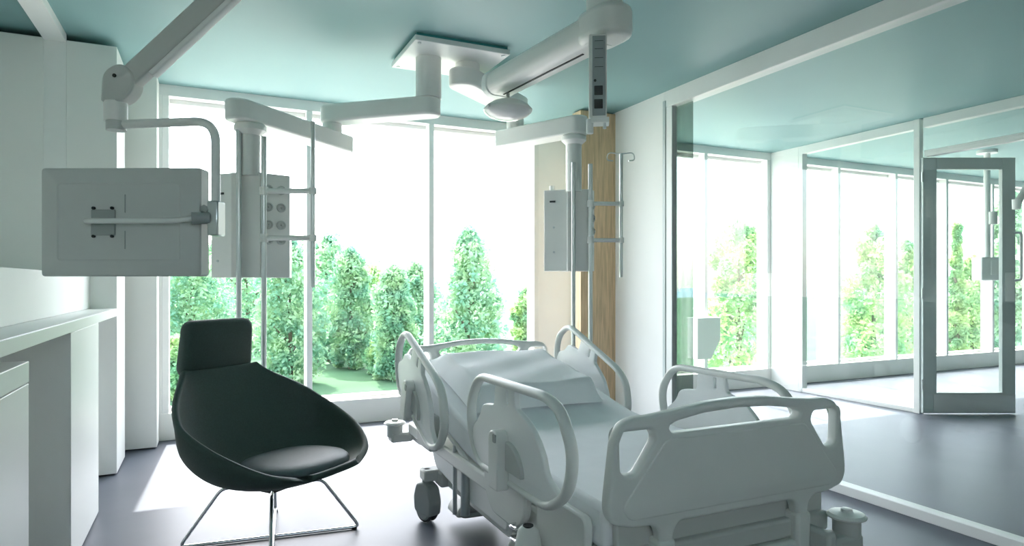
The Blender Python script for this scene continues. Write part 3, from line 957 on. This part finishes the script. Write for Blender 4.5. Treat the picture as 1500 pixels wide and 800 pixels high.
# rounded hood and wire loops low at the near long side
bh = obj('pedal_hood', MB().lathe([(0.001, 0.285), (0.022, 0.283), (0.036, 0.268), (0.045, 0.22), (0.050, 0.12), (0.046, 0.03), (0.03, 0.0), (0.001, 0.0)], (0.985, 1.985, 0.195), 32), M['bed'], bed)
obj('hood_opening', MB().lathe([(0.018, 0.0), (0.018, 0.006), (0.001, 0.006)], (0.982, 1.98, 0.476), 20), M['rubber'], bh)
obj('hood_bracket', MB().box(0.99, 1.06, 1.965, 2.005, 0.30, 0.36), M['bedd'], bh, 0.004)
for dz in (0.0, -0.045):
    obj('wire_loop', MB().tube(fillet3([(1.05, 2.05, 0.43 + dz), (0.985, 2.06, 0.435 + dz), (0.985, 2.15, 0.425 + dz), (1.05, 2.16, 0.42 + dz)], 0.03), 0.006, n=8), M['chrome'], bed)

# mattress: flat foot part, raised head part
mb = MB()
prof = [(1.655, 0.492), (2.78, 0.492)]
topz = [(1.655, 0.628), (1.8, 0.632), (2.3, 0.632), (2.68, 0.633), (2.80, 0.645), (2.95, 0.676), (3.3, 0.756), (3.72, 0.852)]
NX = 17
rows = []
for (y, z) in topz:
    rows.append([(1.072 + (1.99 - 1.072) * i / (NX - 1), y, z + 0.004 * math.sin(i * 1.7 + y * 5)) for i in range(NX)])
for (y, z) in reversed(topz):
    zb = 0.492 if y < 2.79 else z - 0.138
    rows.append([(1.072 + (1.99 - 1.072) * i / (NX - 1), y + (0.035 if y > 2.9 else 0), max(zb, 0.492)) for i in range(NX)])
rows.append(rows[0])
mb.grid(rows)
vs = mb.bm
bmesh.ops.remove_doubles(vs, verts=vs.verts, dist=1e-5)
bmesh.ops.holes_fill(vs, edges=[e for e in vs.edges if e.is_boundary], sides=0)
ma = obj('mattress', mb, M['sheet'], None, bevel=0.022, seg=3, angle=50)
tag(ma, 'white sheeted mattress bent up at the head end of the hospital bed', 'mattress')

# pillow resting on the raised part
sl = math.atan2(0.852 - 0.676, 3.72 - 2.95)
pm = Matrix.Translation((1.515, 3.275, 0.752)) @ Matrix.Rotation(sl, 4, 'X')
mb = MB()
N = 36
top, bot = [], []
hw, hl = 0.375, 0.385
for i in range(N + 1):
    rt, rb = [], []
    for j in range(N + 1):
        u, v = -1 + 2 * i / N, -1 + 2 * j / N
        eu = min(1.0, (1 - abs(u)) / 0.16) ** 0.8
        ev = min(1.0, (1 + v) / 0.17) ** 0.9 if v < 0 else min(1.0, (1 - v) / 0.35) ** 0.8
        e = eu * ev
        pin = 1 - 0.035 * (1 - (u * u)) * abs(v) ** 3
        pin2 = 1 - 0.035 * (1 - (v * v)) * abs(u) ** 3
        wr = 0.004 * math.sin(5 * u + 3 * v) * e + 0.003 * math.sin(9 * v - 4 * u) * e
        x, y = u * hw * pin2, v * hl * pin
        slope = 1.0 - 0.12 * v
        rt.append(pm @ Vector((x, y, 0.012 + 0.098 * e * slope + wr)))
        rb.append(pm @ Vector((x, y, 0.012 - 0.008 * e)))
    top.append(rt)
    bot.append(rb)
mb.grid(top)
mb.grid(bot)
bmesh.ops.remove_doubles(mb.bm, verts=mb.bm.verts, dist=0.0015)
pl = obj('pillow', mb, M['pillow'], None, angle=75)
tag(pl, 'large white pillow lying on the raised head end of the mattress', 'pillow')

# ------------------------------------------------------------------ things in the rooms behind the glass
bn = thing('wall_bin', 'pale tapered bin hung on the white window post in the room behind the glass', 'bin', (5.30, 6.0, 0.42))
fb_ = lambda u, v, h: Vector((5.16 + u, 5.90 + h, v))
obj('body', MB().prism(fillet([(-0.06, 0.42), (0.14, 0.42), (0.28, 0.64), (0.28, 0.885), (-0.06, 0.885)], 0.012, 3), 0.0, 0.175, fb_), M['plast'], bn, 0.004)
obj('lid', MB().box(5.095, 5.445, 5.895, 6.078, 0.885, 0.90), M['frame'], bn, 0.003)
obj('back_bracket', MB().box(5.36, 5.41, 6.07, 6.09, 0.46, 0.86), M['greyframe'], bn)

eq = thing('equipment_head', 'small white equipment box on a ceiling pole seen through the far glass door', 'medical pendant', tuple(W(5.86, 8.05, CEIL)))
q = W(5.86, 8.05, 0)
mq = Matrix.Translation((q.x, q.y, 0)) @ Matrix.Rotation(-YAW, 4, 'Z')
obj('pole', MB().cyl((q.x, q.y, 1.6), (q.x, q.y, CEIL - 0.001), 0.035, n=20).cyl((q.x, q.y, CEIL - 0.04), (q.x, q.y, CEIL - 0.0005), 0.11, n=20), M['frame'], eq)
obj('box', MB().box(-0.13, 0.13, -0.09, 0.09, 1.335, 1.62, mq), M['frame'], eq, 0.012)
obj('face_plate', MB().box(-0.02, 0.09, -0.098, -0.089, 1.40, 1.58, mq), M['plast'], eq, 0.004)
obj('joint', MB().cyl(mq @ Vector((0.03, -0.06, 2.02)), mq @ Vector((0.03, -0.06, 2.18)), 0.045, n=20), M['bedd'], eq, 0.01)
fa = thing('jointed_ceiling_boom', 'grey jointed ceiling arm at the right edge behind the open door', 'medical arm', tuple(W(4.75, 5.9, CEIL)))
a0_, a1_ = W(4.60, 5.95, 2.02), W(4.86, 5.9, 2.52)
obj('tube', MB().tube([a0_, a1_], 0.03, n=16), M['bedd'], fa)
obj('elbow', MB().lathe([(0.001, -0.05), (0.032, -0.045), (0.035, 0.045), (0.001, 0.05)], a0_, 24), M['plast2'], fa)
obj('ceiling_post', MB().cyl(W(4.86, 5.9, 2.46), W(4.86, 5.9, CEIL + 0.001), 0.06, n=24), M['plast2'], fa)

# ------------------------------------------------------------------ outdoors
GZ = -3.0
struct('bounce_slab', MB().box(-14, 30, WY + 0.6, 19, GZ - 0.02, GZ + 0.03), M['bounce'])  # unseen pale slab, added to bounce sunlight up onto the ceiling
struct('ground', MB().box(-160, 260, WY + 0.5, 420, GZ - 0.4, GZ), M['lawn'])
mb = MB()
rows = []
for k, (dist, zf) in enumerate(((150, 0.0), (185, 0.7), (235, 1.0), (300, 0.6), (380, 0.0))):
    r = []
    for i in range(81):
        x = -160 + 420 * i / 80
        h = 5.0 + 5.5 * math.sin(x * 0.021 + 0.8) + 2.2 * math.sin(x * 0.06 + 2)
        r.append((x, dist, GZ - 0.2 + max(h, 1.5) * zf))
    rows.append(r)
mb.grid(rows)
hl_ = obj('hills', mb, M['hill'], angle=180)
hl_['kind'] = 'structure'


def tree(label, px, d, top, width, leaf, seed, shape='round', dens=1.0, name='tree', base=0.12, cat='tree', lsz=0.2):
    """crown of leaves on a trunk; px only says the bearing from the room"""
    rr = random.Random(seed)
    r = (px - 750) / 956.0 * d
    c = W(r, d, GZ)
    H = top - GZ
    t = thing(name, label, cat, (c.x, c.y, GZ), group='trees outside the windows')
    mb = MB()
    pts = [(c.x + 0.05 * math.sin(k * 1.3) * width * 0.1, c.y, GZ - 0.05 + H * 0.8 * k / 5) for k in range(6)]
    mb.tube(pts, [max(0.02, 0.035 * H * (1 - k / 5.6) * 0.6) for k in range(6)], n=8)
    for k in range(7):
        z0 = H * (0.2 + 0.08 * k)
        th = rr.uniform(0, 6.28)
        ln = width * 0.32 * (1 - k * 0.07)
        mb.tube([(c.x, c.y, GZ + z0), (c.x + math.cos(th) * ln * 0.5, c.y + math.sin(th) * ln * 0.5, GZ + z0 + ln * 0.35), (c.x + math.cos(th) * ln, c.y + math.sin(th) * ln, GZ + z0 + ln * 0.8)], [0.012 * H, 0.008 * H, 0.003 * H], n=6)
    obj('trunk', mb, M['bark'], t)
    mb = MB()
    bm = mb.bm
    lobes = []
    nl = int(34 * dens)
    for k in range(nl):
        h = base + (1 - base) * (k + 0.5) / nl
        if shape == 'cone':
            wr = (1 - h) ** 0.62 * 1.0 + 0.04
        elif shape == 'spire':
            wr = (1 - h) ** 1.1 * 0.9 + 0.02
        elif shape == 'poplar':
            wr = math.sin(math.pi * min(1, (h * 0.9 + 0.12))) ** 0.6
        else:
            wr = math.sin(math.pi * min(0.97, h * 0.86 + 0.12)) ** 0.55
        th = k * 2.399963
        q = rr.uniform(0.35, 0.85) * wr * width / 2
        lr = width * rr.uniform(0.11, 0.25) * (0.5 + 0.5 * wr)
        lobes.append((Vector((c.x + math.cos(th) * q, c.y + math.sin(th) * q, GZ + H * h * 0.97)), lr))
    per = int(150 * (0.2 / lsz) ** 1.25)
    for (p, lr) in lobes:
        for k in range(per):
            v = Vector((rr.gauss(0, 1), rr.gauss(0, 1), rr.gauss(0, 1)))
            v.normalize()
            v *= lr * rr.uniform(0.45, 1.08)
            v.z *= 1.35
            q = p + v
            if q.z < GZ:
                continue
            n = Vector((rr.gauss(0, 1), rr.gauss(0, 1), rr.gauss(0, 1) + 0.4)).normalized()
            a = n.orthogonal().normalized()
            a = a * math.cos(k) + n.cross(a) * math.sin(k)
            b = n.cross(a)
            s = lsz * rr.uniform(0.6, 1.25)
            mb.poly_face([bm.verts.new(q + a * s), bm.verts.new(q + b * s * 0.55), bm.verts.new(q - a * s), bm.verts.new(q - b * s * 0.55)])
    me = bpy.data.meshes.new('crown')
    bmesh.ops.translate(bm, vec=-ORG[t.name], verts=bm.verts)
    bm.to_mesh(me)
    bm.free()
    me.materials.append(leaf)
    o = bpy.data.objects.new('crown', me)
    COL.objects.link(o)
    o.parent = t
    return t


def zt(py, d):
    return EYE + (415 - py) * d / 956.0


LA, LB = M['leafa'], M['leafb']
TREES = [
    ('bushy tree half hidden by the left supply pendant', 280, 29, 368, 4.0, LA, 'round'),
    ('broad tree standing between the two rods of the left pendant', 362, 42, 348, 5.6, LA, 'round'),
    ('tree filling the edge of the left pane beside the mullion', 425, 28, 350, 3.2, LA, 'poplar'),
    ('tall tree just right of the left mullion, highest of that row', 480, 36, 344, 4.4, LA, 'poplar'),
    ('tapering tree second right of the left mullion', 514, 32.8, 364, 2.7, LA, 'poplar'),
    ('shorter yellow green tree in the middle of the centre pane', 545, 43, 392, 4.2, LB, 'poplar'),
    ('pointed tree above the far end of the left bed rail', 577, 29, 388, 2.4, LA, 'poplar'),
    ('tree at the right end of the centre pane', 610, 35, 388, 3.4, LA, 'poplar'),
    ('distant tree closing the gap behind the headrest of the chair', 318, 58, 362, 6.8, LA, 'round'),
    ('distant tree closing the gap right beside the left mullion', 452, 51, 358, 6.2, LA, 'round'),
    ('distant tree behind the two tapering trees of the centre pane', 530, 59, 384, 6.4, LA, 'round'),
    ('distant tree closing the gap at the right end of the centre pane', 596, 51, 398, 5.6, LA, 'round'),
    ('large cone shaped tree standing alone above the headboard', 686, 27, 340, 4.2, LA, 'cone'),
    ('thin yellow tree beside the white wall pier', 772, 34, 420, 1.8, LB, 'poplar'),
    ('rounded bright tree filling the window of the neighbouring room', 1082, 22, 318, 2.9, LB, 'round'),
    ('bright tree seen through the second glass partition', 1280, 22, 326, 2.4, LB, 'poplar'),
    ('bright tree just left of the far door post', 1328, 26, 352, 2.2, LB, 'poplar'),
    ('narrow spire shaped tree framed in the open glass door', 1402, 21, 322, 1.1, LB, 'spire'),
    ('low rounded tree in the open glass door right of the spire', 1424, 25, 375, 2.2, LB, 'round'),
    ('tall leafy tree at the free edge of the open door', 1478, 20, 262, 1.5, LA, 'poplar'),
]
for i, (lab, px, d, py, w, lf, sh) in enumerate(TREES):
    tree(lab, px, d, zt(py, d), w, lf, 100 + i, sh, base=0.02, lsz=0.095 if px > 900 else 0.12 if d < 45 else 0.2)
for i, (lab, px, d, py, w, lf) in enumerate([
        ('low yellow bush on the lawn behind the left bed rail', 562, 31, 498, 1.7, LB),
        ('low bush at the foot of the cone shaped tree', 640, 23, 520, 1.6, LA),
        ('low bright bush behind the chair headrest', 258, 24, 492, 1.3, LB)]):
    tree(lab, px, d, zt(py, d), w, lf, 300 + i, 'round', dens=0.6, name='bush', base=0.05, cat='bush', lsz=0.11)

# ------------------------------------------------------------------ light, sky, camera
sun = bpy.data.lights.new('sun', 'SUN')
sun.energy = 13.0
sun.color = (1.0, 0.97, 0.90)
sun.angle = math.radians(0.6)
so_ = bpy.data.objects.new('sun', sun)
COL.objects.link(so_)
el = math.radians(54.5)
dirv = Vector((-0.047 * math.cos(el), -math.cos(el), -math.sin(el)))
so_.rotation_euler = dirv.to_track_quat('-Z', 'Y').to_euler()
so_.location = (2, 20, 20)

wd = bpy.data.worlds.new('World')
SC.world = wd
wd.use_nodes = True
nt = wd.node_tree
bg = nt.nodes['Background']
sky = nt.nodes.new('ShaderNodeTexSky')
sky.sky_type = 'NISHITA'
sky.sun_disc = False
sky.sun_elevation = el
sky.sun_rotation = 0.0
sky.air_density = 1.0
sky.dust_density = 3.0
mix = nt.nodes.new('ShaderNodeMix')
mix.data_type = 'RGBA'
mix.inputs['Factor'].default_value = 0.8
nt.links.new(sky.outputs['Color'], mix.inputs['A'])
mix.inputs['B'].default_value = (1.0, 0.985, 0.97, 1)
nt.links.new(mix.outputs['Result'], bg.inputs['Color'])
bg.inputs['Strength'].default_value = 4.5

cam = bpy.data.cameras.new('camera')
cam.sensor_width = 36
cam.lens = 36 * 956.0 / 1500.0
cam.shift_y = 15.0 / 1500.0
cam.clip_end = 2000
co = bpy.data.objects.new('camera', cam)
COL.objects.link(co)
co.location = (0, 0, EYE)
co.rotation_euler = (math.pi / 2, 0, -YAW)
SC.camera = co

SC.view_settings.view_transform = 'Standard'
SC.view_settings.look = 'None'
SC.view_settings.exposure = 0.05
SC.view_settings.gamma = 1.0
SC.view_settings.use_curve_mapping = False
SC.cycles.use_denoising = True
SC.cycles.max_bounces = 14
SC.cycles.diffuse_bounces = 8
SC.cycles.glossy_bounces = 5
SC.cycles.transparent_max_bounces = 16
SC.cycles.caustics_reflective = False
SC.cycles.caustics_refractive = False
SC.cycles.sample_clamp_indirect = 8.0
